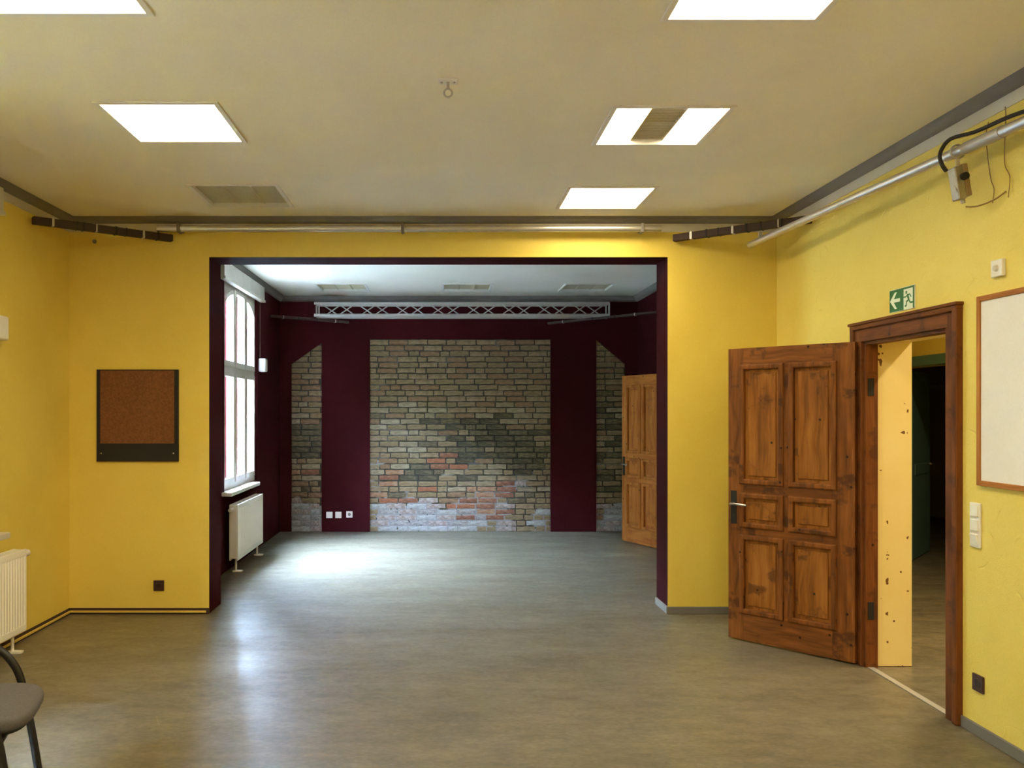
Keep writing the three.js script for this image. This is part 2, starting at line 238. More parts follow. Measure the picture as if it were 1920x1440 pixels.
function brickArea(name, label, x0, x1, topAt, y1) {
  const t = thing(name, label, 'brick wall', [0, 0, 0], 0, null, 'structure');
  const list = [];
  for (let r = 0; r * COURSE < y1 - 0.01; r++) {
    const yb = r * COURSE, flem = r % 2; let x = x0 - (flem ? 0.13 : rr(0, 0.05)), q = 0;
    while (x < x1) {
      const L = (r > 12 ? rnd() < 0.26 : rnd() < 0.32) ? rr(0.112, 0.128) : rr(0.238, 0.258);
      const a = Math.max(x, x0 + 0.003), b = Math.min(x + L, x1 - 0.003); x += L + rr(0.011, 0.017); q++;
      if (b - a < 0.035) continue;
      const y = yb + 0.004, top = Math.min(0.063, Math.max(topAt(a), topAt(b)) - y - 0.003), low = Math.min(topAt(a), topAt(b)) - y - 0.003; if (top < 0.015) continue;
      if (low >= top) { list.push([a, b, y, top]); continue; }
      const clip = []; const q4 = [[a, y], [b, y], [b, y + top], [a, y + top]], inside = ([px, py]) => topAt(px) - 0.003 - py;                // a brick cut to the sloping edge
      q4.forEach((p0, k) => { const p1 = q4[(k + 1) % 4], f0 = inside(p0), f1 = inside(p1); if (f0 >= 0) clip.push(p0); if ((f0 >= 0) !== (f1 >= 0)) { const t0 = f0 / (f0 - f1); clip.push([mix(p0[0], p1[0], t0), mix(p0[1], p1[1], t0)]); } });
      if (clip.length > 2) list.push([a, b, y, top, clip]);
    }
  }
  const joined = []; let n = 0; const over = Math.max(0, list.length - 300);
  const skip = new Set(); if (over) list.map((l, i) => [(l[1] - l[0]) * l[3], i]).sort((p, q) => p[0] - q[0]).slice(0, over).forEach(([, i]) => skip.add(i));
  list.forEach(([a, b, y, h, clip], i) => {
    const cx = (a + b) / 2, cy = y + h / 2, s = soot(cx, cy) + rr(-0.52, 0.22), l = lime(cx, cy), rd = red(cx, cy) * rr(0.35, 1.25);
    let set = 'tan'; if (cy > 0.4 && cy < 1.6 && rnd() < 0.13) set = 'soot'; else if (s > 0.42) set = 'soot'; else if (rd > 0.52) set = 'red'; else if (l > 0.5 && cy < 0.7) set = 'wash'; else if (cy > 0.55 && cy < 1.75 && rnd() < 0.36) set = 'pale'; 
    const mats = brickMats[set], mat = mats[Math.floor(rnd() * mats.length)], geo = brickGeo[i % brickGeo.length], dz = rr(0.008, 0.015);
    if (clip) { const c = new THREE.Mesh(boxUV(new THREE.ExtrudeGeometry(new THREE.Shape(clip.map(([px, py]) => new THREE.Vector2(px, py))), { depth: 0.04, bevelEnabled: false }).translate(0, 0, ZF + dz - 0.04), false, 4), mat); c.name = n ? 'brick_' + String(n).padStart(3, '0') : 'brick'; n++; t.add(c); return; }
    const m = new THREE.Mesh(geo, mat); m.scale.set(b - a, h, 0.05); m.position.set(cx, cy + rr(-0.003, 0.003), ZF + dz - 0.025 + 0.006); m.rotation.z = rr(-0.008, 0.008);
    if (skip.has(i)) { m.updateMatrix(); joined.push(geo.clone().applyMatrix4(m.matrix)); return; }
    m.name = n ? 'brick_' + String(n).padStart(3, '0') : 'brick'; n++; t.add(m);
  });
  if (joined.length) { const m = P(t, 'cut_bricks', merge(joined), brickMats.tan[0]); m.userData.kind = 'stuff'; }
  const s = new THREE.Shape(); s.moveTo(x0 - 0.02, -0.1); s.lineTo(x1 + 0.02, -0.1); s.lineTo(x1 + 0.02, topAt(x1) + 0.02); s.lineTo(x0 - 0.02, topAt(x0) + 0.02); s.closePath();
  P(t, 'mortar_bed', wallZ(ZF - 0.22, ZF - 0.004, s), mortarMat(x0, x1, y1));
  return t;
}
brickArea('wall_far_brick', 'large area of bare worn brickwork, whitewashed and red low down', BR.main[0], BR.main[1], () => BR.main[3], BR.main[3]);
const topL = (x) => mix(2.235, 2.52, cl((x - BR.left[0]) / (BR.left[1] - BR.left[0]))), topR = (x) => mix(2.56, 2.24, cl((x - BR.right[0]) / (BR.right[1] - BR.right[0])));
brickArea('wall_far_brick_strip', 'narrow strip of bare brick with sloping top, beside the arched window wall', BR.left[0], BR.left[1], topL, 2.52);
brickArea('wall_far_brick_strip', 'narrow strip of bare brick with sloping top, beside the orange panelled door', BR.right[0], BR.right[1], topR, 2.56);
S('wall_far_core', wallZ(-DF - 0.5, ZF - 0.22, [BXL - 0.4, XRO, -0.1, CEIL + 0.16]), M.plainWall, 'masonry behind the bare brick and plaster', 'wall');

// ---- coves, bands, skirtings
let trimN = 0; const trimName = () => 'trim_' + (++trimN);
function trim(geo, mat, label, category = 'trim') { const m = new THREE.Mesh(geo, mat); m.name = trimName(); m.userData = { label, category, kind: 'structure' }; scene.add(m); return m; }
const coveX = (xw, side, d0, d1, s = 0.05) => { const p = new THREE.Shape(); p.moveTo(0, 0); p.lineTo(-s, 0); p.quadraticCurveTo(-s * 0.85, -s * 0.85, 0, -s); p.closePath(); const g = new THREE.ExtrudeGeometry(p, { depth: d1 - d0, bevelEnabled: false }); if (side < 0) g.rotateY(Math.PI).translate(0, 0, d1 - d0); return boxUV(g.translate(xw, CEIL, -d1)); };
const coveZ = (zw, x0, x1, s = 0.05) => { const p = new THREE.Shape(); p.moveTo(0, 0); p.lineTo(s, 0); p.quadraticCurveTo(s * 0.85, -s * 0.85, 0, -s); p.closePath(); return boxUV(new THREE.ExtrudeGeometry(p, { depth: x1 - x0, bevelEnabled: false }).rotateY(-Math.PI / 2).translate(x1, CEIL, zw)); };
trim(coveX(XR, 1, -ZN, DW, 0.055), M.coveGrey, 'grey cove moulding along the ceiling above the whiteboard wall');
trim(coveX(XL, -1, -ZN, DW, 0.055), M.coveGrey, 'grey cove moulding along the ceiling above the radiator wall');
trim(coveZ(-DW, XL, XR, 0.05), M.coveGrey, 'grey cove moulding along the ceiling above the wide opening');
trim(box(XR - 0.005, XR, CEIL - 0.115, CEIL - 0.05, -DW, ZN), M.band, 'off white painted band under the cove above the whiteboard wall');
trim(box(XL, XL + 0.005, CEIL - 0.115, CEIL - 0.05, -DW, ZN), M.band, 'off white painted band under the cove above the radiator wall');
trim(box(XL, XR, CEIL - 0.115, CEIL - 0.05, -DW, -DW + 0.005), M.band, 'off white painted band under the cove above the wide opening');
trim(coveX(BXR, 1, DB, DF, 0.07), M.coveGrey, 'grey cove moulding above the far panelled door');
trim(coveX(BXL, -1, DB, DF, 0.07), M.coveGrey, 'grey cove moulding above the arched window');
trim(coveZ(-DF, BXL, BXR, 0.07), M.coveGrey, 'grey cove moulding above the bare brick wall');
const base = (g, mat, label, side) => { const m = new THREE.Mesh(g, mat); m.name = numbered('baseboard_' + side); m.userData = { label, category: 'baseboard', kind: 'structure' }; scene.add(m); return m; };
base(rbox(XR - 0.013, XR + 0.002, 0, 0.058, -door1.d0 + 0.105, ZN, 0.004), M.greyBase, 'grey skirting under the whiteboard and the brown socket', 'right');
base(rbox(XR - 0.013, XR + 0.002, 0, 0.058, -DW, -door1.d1 - 0.115, 0.004), M.greyBase, 'grey skirting behind the open panelled door', 'right');
base(rbox(OR - 0.012, XR - 0.012, 0, 0.058, -DW - 0.002, -DW + 0.013, 0.004), M.greyBase, 'grey skirting below the yellow pier beside the door', 'front');
base(rbox(OR - 0.013, OR + 0.002, 0, 0.058, -DB, -DW, 0.004), std(lin(0.36, 0.36, 0.38), { roughness: 0.4 }), 'pale grey skirting at the foot of the burgundy jamb near the door', 'jamb');
{
  const grp = thing('baseboard_left', 'yellow painted batten over dark skirting under the pinboard', 'baseboard', [0, 0, 0], 0, null, 'structure');
  P(grp, 'skirting', box(XL, OL, 0, 0.047, -DW - 0.002, -DW + 0.006), M.darkBar, 'dark skirting strip');
  P(grp, 'batten', rbox(XL + 0.01, OL - 0.02, 0.012, 0.029, -DW + 0.006, -DW + 0.020, 0.004), M.yellowFlat, 'yellow painted batten');
  const g2 = thing('baseboard_left', 'yellow painted batten over dark skirting below the radiator', 'baseboard', [0, 0, 0], 0, null, 'structure');
  P(g2, 'skirting', box(XL - 0.002, XL + 0.006, 0, 0.047, -DW, ZN), M.darkBar, 'dark skirting strip');
  P(g2, 'batten', rbox(XL + 0.006, XL + 0.020, 0.012, 0.029, -DW + 0.01, ZN, 0.004), M.yellowFlat, 'yellow painted batten');
}

// ---- windows: white painted arched frame of three lights over a transom
let winN = 0;
function archWindow(xw, c, label, sillEnd, shutterTo) {
  const t = new THREE.Group(); t.name = 'window_' + (++winN); t.userData = { label, category: 'window', kind: 'structure' }; scene.add(t);
  const place = (g, x) => boxUV(g.rotateY(Math.PI / 2).translate(x, 0, 0));
  const a = WIN.half, d0 = c - a, d1 = c + a, arch = (s, inset) => 2.60 + 0.285 * Math.sqrt(Math.max(0, 1 - Math.abs((s - c) / (a - 0.01)) ** 2.3)) - inset;
  const J = 0.055, MU = 0.05, colW = (2 * a - 2 * J - 2 * MU) / 3, cols = [0, 1, 2].map((k) => [d0 + J + k * (colW + MU), d0 + J + k * (colW + MU) + colW]);
  const opening = (s0, s1, y0, y1, inset, Kind) => { const p = new Kind(); p.moveTo(s0, y0); p.lineTo(s1, y0); if (y1) { p.lineTo(s1, y1); p.lineTo(s0, y1); } else for (let k = 0; k <= 14; k++) { const s = mix(s1, s0, k / 14); p.lineTo(s, arch(s, inset)); } p.closePath(); return p; };
  const YB = 0.87, TR = [2.00, 2.075];
  for (const [depth, xo, tag] of [[0.07, -0.10, 'frame']]) {
    const o = rect(d0, d1, WIN.sill, WIN.top); cols.forEach(([p, q]) => { o.holes.push(opening(p, q, YB, TR[0], 0, THREE.Path)); o.holes.push(opening(p, q, TR[1], 0, 0, THREE.Path)); });
    P(t, tag, place(plate(o, [], depth), xw + xo), M.windowPaint);
    cols.forEach(([p, q]) => [[YB, TR[0]], [TR[1], 0]].forEach(([y0, y1]) => {
      const w = 0.038, o2 = opening(p - 0.008, q + 0.008, y0 - 0.008, y1 ? y1 + 0.008 : 0, -0.006, THREE.Shape); o2.holes.push(opening(p + w, q - w, y0 + w + 0.01, y1 ? y1 - w : 0, w, THREE.Path));
      const sash = P(t, 'sash', place(plate(o2, [], 0.04), xw + xo + (xo > -0.2 ? 0.045 : 0.01)), M.windowPaint);
      P(sash, 'pane', boxUV(new THREE.ShapeGeometry(opening(p + w - 0.01, q - w + 0.01, y0 + w, y1 ? y1 - w + 0.01 : 0, w - 0.01, THREE.Shape)).rotateY(Math.PI / 2).translate(xw + xo + (xo > -0.2 ? 0.062 : 0.03), 0, 0)), M.glass);
    }));
  }
  const hd = P(t, 'handle', merge([rbox(xw - 0.016, xw - 0.006, 1.36, 1.46, -c - colW / 2 - 0.042, -c - colW / 2 - 0.02, 0.003), rbox(xw - 0.006, xw + 0.022, 1.34, 1.42, -c - colW / 2 - 0.038, -c - colW / 2 - 0.024, 0.005)]), M.steel, 'metal handle');
  P(t, 'sill', rbox(xw - 0.10, xw + 0.10, WIN.sill - 0.035, WIN.sill + 0.005, -sillEnd, -d0 + 0.1, 0.008), M.windowPaint);
  P(t, 'outer_sill', box(xw - 0.46, xw - 0.10, WIN.sill - 0.03, WIN.sill, -d1, -d0), M.zinc, 'weathered zinc sill');
  if (shutterTo) { const g = []; for (let y = shutterTo; y < WIN.top; y += 0.05) g.push(rbox(xw - 0.30, xw - 0.285, y, y + 0.049, -d1, -d0, 0.005)); P(t, 'added_shutter', merge(g), M.band, 'unseen roller shutter lowered to cut the daylight'); }  // unseen shutter, lowered to hold back daylight in the front room
  return t;
}
archWindow(BXL, winFar, 'tall white arched window with three lights in the burgundy wall', 9.44);
archWindow(XL, winFront[0], 'white arched window above the radiator in the yellow wall', 5.5, 0.82);
archWindow(XL, winFront[1], 'second white arched window of the yellow side wall', 3.15, 1.55);
function shutterSet(xw, c, where) {
  const e = c + WIN.half;
  const b = thing('shutter_box', 'white wooden roller shutter box above the ' + where, 'shutter box', [xw, 2.915, -c]);
  P(b, 'board', rbox(-0.001, 0.05, 0, 0.165, -WIN.half - 0.18, WIN.half + 0.18, 0.004), M.windowPaint);
  P(b, 'bottom_moulding', rbox(-0.001, 0.062, -0.018, 0.012, -WIN.half - 0.185, WIN.half + 0.185, 0.006), M.windowPaint);
  const w = thing('shutter_winder', 'white shutter strap winder box beside the ' + where, 'shutter winder', [xw, 2.15, -e - 0.12]);
  P(w, 'case', rbox(0, 0.085, -0.08, 0.08, -0.065, 0.065, 0.018, 4), M.white);
  const st = P(w, 'strap', box(0.006, 0.010, 0.08, 0.744, -0.011, 0.011), std(lin(0.16, 0.12, 0.09), { roughness: 0.8 }), 'grey brown woven strap');
}
shutterSet(BXL, winFar, 'arched window in the burgundy wall'); shutterSet(XL, winFront[0], 'window over the radiator in the yellow wall');

// ---- radiators
function radiator(xw, d0, d1, y0, y1, label, valveEnd) {
  const t = thing('radiator', label, 'radiator', [xw, 0, -(d0 + d1) / 2]); const L = (d1 - d0) / 2, x0 = 0.058, x1 = 0.145;
  const prof = (x, dir) => { const s = new THREE.Shape(), n = Math.round(2 * L / 0.034), st = 2 * L / n; s.moveTo(-L, x - dir * 0.010); for (let k = 0; k < n; k++) { const a = -L + k * st; s.lineTo(a + st * 0.12, x - dir * 0.004); s.lineTo(a + st * 0.3, x); s.lineTo(a + st * 0.7, x); s.lineTo(a + st * 0.88, x - dir * 0.004); } s.lineTo(L, x - dir * 0.010); s.lineTo(L, x - dir * 0.013); s.lineTo(-L, x - dir * 0.013); s.closePath(); return s; };
  const ribs = (x, dir) => { const g = new THREE.ExtrudeGeometry(prof(x, dir), { depth: y1 - y0 - 0.08, bevelEnabled: false }); const m = new THREE.Matrix4().set(0, 1, 0, 0, 0, 0, 1, 0, 1, 0, 0, 0, 0, 0, 0, 1); g.applyMatrix4(m); return g.translate(0, y0 + 0.04, 0); };
  P(t, 'front_panel', merge([boxUV(ribs(x1, 1)), rbox(x1 - 0.014, x1 + 0.001, y1 - 0.045, y1, -L, L, 0.005), rbox(x1 - 0.014, x1 + 0.001, y0, y0 + 0.045, -L, L, 0.005)]), M.radiator);
  P(t, 'rear_panel', merge([boxUV(ribs(x0, -1)), rbox(x0, x0 + 0.014, y1 - 0.04, y1, -L, L, 0.005), rbox(x0, x0 + 0.014, y0, y0 + 0.04, -L, L, 0.005)]), M.radiator);
  for (const s of [-1, 1]) P(t, 'side_cover', rbox(x0, x1, y0 + 0.02, y1 - 0.01, s * (L - 0.004) - 0.003, s * (L - 0.004) + 0.003, 0.002), M.radiator);
  const gr = []; for (let k = 0; k < 40; k++) { const z = mix(-L + 0.02, L - 0.02, k / 39); gr.push(box(x0 + 0.012, x1 - 0.012, y1 - 0.006, y1 - 0.002, z - 0.007, z + 0.007)); }
  P(t, 'top_grille', merge(gr), M.radiator);
  const e = valveEnd * L;
  const v = P(t, 'thermostat_valve', merge([bar([0.095, y1 - 0.045, e], [0.095, y1 - 0.045, e + valveEnd * 0.035], 0.012).toNonIndexed(), new THREE.CylinderGeometry(0.021, 0.024, 0.075, 16).rotateX(Math.PI / 2).translate(0.095, y1 - 0.045, e + valveEnd * 0.07).toNonIndexed()]), M.white, 'white thermostat head');
  P(v, 'cap', new THREE.CylinderGeometry(0.015, 0.018, 0.015, 16).rotateX(Math.PI / 2).translate(0.095, y1 - 0.045, e + valveEnd * 0.112), M.white);
  for (const s of [-1, 1]) { const f = P(t, 'foot', merge([bar([0.10, y0 + 0.03, s * (L - 0.10)], [0.10, 0.012, s * (L - 0.10)], 0.011).toNonIndexed(), box(0.07, 0.165, 0, 0.014, s * (L - 0.10) - 0.02, s * (L - 0.10) + 0.02)]), M.radiator); }
  for (const s of [-0.6, 0.6]) P(t, 'wall_bracket', box(0.002, x0 + 0.004, y1 - 0.12, y1 - 0.08, L * s - 0.015, L * s + 0.015), M.radiator);
  return t;
}
radiator(XL, 4.05, 5.62, 0.125, 0.675, 'cream ribbed panel radiator under the window in the yellow wall', -1);
radiator(BXL, 8.23, 9.38, 0.125, 0.68, 'cream panel radiator under the arched window in the burgundy wall', 1);

// ---- panelled doors
function doorLeaf(name, label, hinge, ang, W, H, mStile, mPanel, flip) {
  const t = new THREE.Group(); t.name = name; t.userData = { label, category: 'door', kind: 'structure' }; t.position.set(...hinge); t.rotation.y = ang; scene.add(t);
  const th = 0.021, lm = 0.11, rm = 0.085, gap = 0.032, pw = (W - lm - rm - gap) / 2;                      // x = 0 at the hinge
  const rows = [[1.085, 1.915], [0.785, 1.025], [0.185, 0.735]].map((r) => r.map((y) => y * H / 2.03)), cols = [[lm, lm + pw], [lm + pw + gap, W - rm]], ins = 0.028;
  P(t, 'stile', rbox(0, lm + ins, 0, H, -th, th, 0.003, 2, false, rr(0, 1), rr(0, 1)), mStile);
  P(t, 'stile', rbox(W - rm - ins, W, 0, H, -th, th, 0.003, 2, false, rr(0, 1), rr(0, 1)), mStile);
  const ys = [0, rows[2][0] + ins, rows[2][1] - ins, rows[1][0] + ins, rows[1][1] - ins, rows[0][0] + ins, rows[0][1] - ins, H];
  for (let k = 0; k < 8; k += 2) P(t, 'rail', box(lm + ins, W - rm - ins, ys[k], ys[k + 1], -th + 0.0006, th - 0.0006, true, rr(0, 1), rr(0, 1)), mStile);
  for (let k = 1; k < 7; k += 2) P(t, 'muntin', box(lm + pw - ins, lm + pw + gap + ins, ys[k], ys[k + 1], -th + 0.0006, th - 0.0006, false, rr(0, 1), rr(0, 1)), mStile);
  for (const [y0, y1] of rows) for (const [x0, x1] of cols) {
    const pn = P(t, 'panel', box(x0 + ins - 0.004, x1 - ins + 0.004, y0 + ins - 0.004, y1 - ins + 0.004, -0.007, 0.007, false, rr(0, 1), rr(0, 1)), mPanel);
    const f = 0.058;
    for (const s of [-1, 1]) {
      const g = plate([x0 + f, x1 - f, y0 + f, y1 - f], [], 0.004, 0.006); if (s < 0) g.rotateY(Math.PI).translate(x0 + x1, 0, 0);
      P(pn, 'raised_field', boxUV(g.translate(0, 0, s * 0.006), false, 1, rr(0, 1), rr(0, 1)), mPanel);
      const w = 0.036, mo = rect(x0, x1, y0, y1); const mg = plate(mo, [[x0 + w, x1 - w, y0 + w, y1 - w]], th - 0.002, 0.009); if (s < 0) mg.rotateY(Math.PI).translate(x0 + x1, 0, 0);
      P(pn, 'moulding', boxUV(mg.translate(0, 0, s * 0.008), false, 1, rr(0, 1), rr(0, 1)), mStile);
    }
  }
  for (const s of [-1, 1]) {
    const hx = W - 0.042, hy = 0.945 * H / 2.03, pl = P(t, 'lock_plate', rbox(hx - 0.022, hx + 0.022, hy - 0.14, hy + 0.09, Math.min(s * th, s * (th + 0.004)), Math.max(s * th, s * (th + 0.004)), 0.0015), M.black, 'dark worn lock plate');
    P(pl, 'lever', merge([bar([hx, hy, s * th], [hx, hy, s * (th + 0.05)], 0.009).toNonIndexed(), tube([[hx, hy, s * (th + 0.047)], [hx - 0.03, hy + 0.002, s * (th + 0.05)], [hx - 0.115, hy - 0.004, s * (th + 0.05)]], 0.0085, 20, 10).toNonIndexed()]), M.steel, 'chrome lever handle');
    P(pl, 'keyhole', rbox(hx - 0.004, hx + 0.004, hy - 0.09, hy - 0.07, s * (th + 0.002) - 0.003, s * (th + 0.002) + 0.003, 0.001), M.brownDeep);
  }
  for (const y of [0.27, 1.74]) P(t, 'hinge', merge([bar([-0.012, y, flip * (th + 0.006)], [-0.012, y + 0.12, flip * (th + 0.006)], 0.011).toNonIndexed(), box(-0.008, 0.05, y + 0.01, y + 0.11, Math.min(flip * th, flip * (th + 0.003)), Math.max(flip * th, flip * (th + 0.003)))]), M.aluDull, 'worn metal hinge');
  return t;
}
doorLeaf('door_1', 'open worn brown six panel wooden door in the yellow room', [XR - 0.03, 0.012, -5.262], Math.atan2(0.61, -0.57), 0.855, 2.03, M.woodStile, M.woodPanel, 1);
doorLeaf('door_2', 'open orange brown six panel wooden door in the far burgundy room', [BXR - 0.035, 0.012, -9.57], Math.atan2(0.71, -0.32), 0.80, 2.03, M.woodNew, M.woodNew, 1);
function casing(xw, D, label, mat) {                                // architrave on the room side, lining through the wall
  const t = new THREE.Group(); t.name = trimName(); t.userData = { label, category: 'door frame', kind: 'structure' }; scene.add(t);
  const w = 0.105; const out = 0.028;
  const rail = (name, o, turn) => {
    const g = [];
    const [a0, a1, b0, b1] = o; g.push(box(xw - 0.018, xw + 0.004, b0, b1, -a1, -a0, turn, rr(0, 1), rr(0, 1)));
    return g;
  };
  P(t, 'post', merge([rbox(xw - 0.020, xw + 0.005, 0, D.h + w, -D.d0 - 0.012, -D.d0 + w - 0.035, 0.004, 2), rbox(xw - 0.036, xw + 0.005, 0, D.h + w, -D.d0 + w - 0.04, -D.d0 + w, 0.008, 3)]), mat);
  P(t, 'post', merge([rbox(xw - 0.020, xw + 0.005, 0, D.h + w, -D.d1 - w + 0.035, -D.d1 + 0.012, 0.004, 2), rbox(xw - 0.036, xw + 0.005, 0, D.h + w, -D.d1 - w, -D.d1 - w + 0.04, 0.008, 3)]), mat);
  P(t, 'head', merge([rbox(xw - 0.0205, xw + 0.005, D.h - 0.012, D.h + w - 0.035, -D.d1 - 0.01, -D.d0 + 0.01, 0.004, 2, true), rbox(xw - 0.0365, xw + 0.005, D.h + w - 0.04, D.h + w, -D.d1 - w - 0.0005, -D.d0 + w + 0.0005, 0.008, 3, true), rbox(xw - 0.045, xw + 0.005, D.h + w - 0.012, D.h + w + 0.006, -D.d1 - w - 0.008, -D.d0 + w + 0.008, 0.005, 2, true)]), mat);
  P(t, 'jamb', box(xw, xw + 0.075, 0, D.h, -D.d1 - 0.001, -D.d1 + 0.035, false, 0.3, 0.1), mat);
  P(t, 'jamb', box(xw, xw + 0.075, 0, D.h, -D.d0 - 0.03, -D.d0 + 0.001, false, 0.6, 0.4), mat);
  P(t, 'head_jamb', box(xw, xw + 0.075, D.h - 0.03, D.h + 0.001, -D.d1 + 0.035, -D.d0 - 0.03, true), mat);
  return t;
}
const c1 = casing(XR, door1, 'dark worn wooden door frame in the yellow wall under the green sign', M.woodCasing);
for (const y of [0.30, 1.70]) P(c1, 'hinge_plate', rbox(XR + 0.012, XR + 0.05, y, y + 0.11, -door1.d1 + 0.034, -door1.d1 + 0.038, 0.001), M.black, 'dark hinge plate with screws');
casing(BXR, door2, 'wooden door frame in the dark burgundy wall behind the far door', M.woodNew);
{ // painted reveals of the thick wall
  const t = thing('door_reveal', 'cream painted chipped reveal of the doorway under the green sign', 'reveal', [0, 0, 0], 0, null, 'structure'); t.name = trimName();
  P(t, 'side_face', box(XR + 0.075, XRO, 0.003, door1.h - 0.001, -door1.d1 - 0.001, -door1.d1 + 0.012), M.cream);
  P(t, 'side_face', box(XR + 0.075, XRO, 0.003, door1.h - 0.001, -door1.d0 - 0.012, -door1.d0 + 0.001), M.cream);
  P(t, 'head_face', box(XR + 0.075, XRO, door1.h - 0.012, door1.h + 0.001, -door1.d1 + 0.012, -door1.d0 - 0.012), M.cream);
}
trim(rbox(XR + 0.01, XR + 0.05, 0, 0.005, -door1.d1 + 0.036, -door1.d0 - 0.031, 0.002), M.aluDull, 'metal threshold strip in the doorway under the green sign', 'threshold');

// ---- corridor behind the right wall
const door3 = { d0: 7.25, d1: 8.95, h: 2.06 };
S('wall_corridor', wallX(COR, COR + 0.2, [-ZN - 0.2, DF + 2.5, -0.1, CEIL + 0.16], [[door3.d0, door3.d1, -0.02, door3.h]]), M.yellow, 'bright yellow corridor wall over a dark doorway', 'wall');
S('wall_corridor_end', wallZ(-DF - 2.5, -DF - 2.3, [XRO - 0.2, COR + 3.4, -0.1, CEIL + 0.16]), M.plainWall, 'plain end wall past the corridor', 'wall');
S('ceiling_corridor', slabY(CEIL, CEIL + 0.16, [XRO - 0.1, 8.2, -ZN - 0.2, DF + 2.5]), M.ceiling, 'white ceiling of the corridor', 'ceiling');
S('wall_dark_room', wallX(7.5, 7.7, [4.5, DF + 2.5, -0.1, CEIL + 0.16]), M.plainWall, 'plain wall of the unlit room past the corridor', 'wall');
S('wall_dark_room_near', wallZ(-4.7, -4.5, [COR + 0.2, 7.7, -0.1, CEIL + 0.16]), M.plainWall, 'plain side wall of the unlit room past the corridor', 'wall');
{
  const t = new THREE.Group(); t.name = trimName(); t.userData = { label: 'green painted door frame around the dark corridor doorway', category: 'door frame', kind: 'structure' }; scene.add(t);
  P(t, 'head', rbox(COR - 0.02, COR + 0.2, door3.h, door3.h + 0.10, -door3.d1 - 0.1, -door3.d0 + 0.1, 0.005), M.greenPaint);
  P(t, 'post', rbox(COR - 0.02, COR + 0.2, 0, door3.h, -door3.d1 - 0.1, -door3.d1, 0.005), M.greenPaint);
  P(t, 'post', rbox(COR - 0.02, COR + 0.2, 0, door3.h, -door3.d0, -door3.d0 + 0.1, 0.005), M.greenPaint);
  const dl = new THREE.Group(); dl.name = 'door_3'; dl.userData = { label: 'green door standing open in the unlit room past the corridor', category: 'door', kind: 'structure' }; dl.position.set(COR + 0.22, 0.01, -door3.d1 + 0.02); dl.rotation.y = 0.85; scene.add(dl);
  P(dl, 'leaf', rbox(0, 0.86, 0, 2.03, -0.02, 0.02, 0.003), M.greenPaint); P(dl, 'rail', rbox(0.1, 0.76, 0.9, 1.02, 0.02, 0.028, 0.003), M.greenPaint); P(dl, 'handle', merge([bar([0.8, 1.0, 0.02], [0.8, 1.0, 0.06], 0.009).toNonIndexed(), bar([0.8, 1.0, 0.06], [0.69, 1.0, 0.06], 0.008).toNonIndexed()]), M.steel);
  const st = thing('light_batten', 'unlit grey strip light on the wall of the unlit room past the corridor', 'strip light', [7.5, 1.97, -12.45]);
  P(st, 'body', rbox(-0.06, 0, -0.03, 0.03, -0.30, 0.30, 0.008), M.band); P(st, 'end_cap', rbox(-0.062, 0, -0.032, 0.032, -0.315, -0.30, 0.004), M.greyBase);
}
// ---- ground outdoors
S('ground', new THREE.PlaneGeometry(160, 160, 4, 4).rotateX(-Math.PI / 2).translate(-83.4, -0.9, 0), M.ground, 'dark paved yard outside the windows', 'ground');

{ // unseen hedges, added to block the low sky and slanting daylight
  const leaf = new THREE.MeshStandardMaterial({ map: tex(256, 256, (u, v, c) => { const n = fbm(u, v, 30, 30, 4, 701); c[0] = mix(0.12, 0.24, n); c[1] = mix(0.16, 0.29, n); c[2] = mix(0.09, 0.19, n); }), roughness: 0.9 });
  const hedge = (x0, x1, y1, z0, z1, label) => {
    const g = new THREE.BoxGeometry(x1 - x0, y1 + 0.9, z1 - z0, Math.ceil((x1 - x0) / 0.3), 24, Math.ceil((z1 - z0) / 0.3)).translate((x0 + x1) / 2, (y1 - 0.9) / 2, (z0 + z1) / 2), p = g.attributes.position;
    for (let k = 0; k < p.count; k++) { const x = p.getX(k), y = p.getY(k), z = p.getZ(k), f = (c, q) => fbm((x + z) * 0.05 + 5, (y + c) * 0.05 + 5, 40, 40, 3, q) - 0.5; p.setXYZ(k, x + 0.5 * f(z, 731), y + (y > -0.8 ? 0.4 * f(x, 735) : 0), z + 0.4 * f(x, 739)); }
    g.computeVertexNormals(); const t = thing('added_hedge', label, 'hedge'); P(t, 'foliage', boxUV(g), leaf); return t;
  };
  hedge(-13.0, -11.0, 7.7, -26, -4.1, 'added tall hedge blocking the low sky outside the arched window');
  hedge(-7.6, -4.3, 6.0, -3.9, -2.9, 'added short hedge square to the house blocking slanting daylight outside the windows');
  hedge(-13.0, -11.0, 7.7, -3.4, 14, 'added tall hedge blocking the low sky outside the yellow room');
}
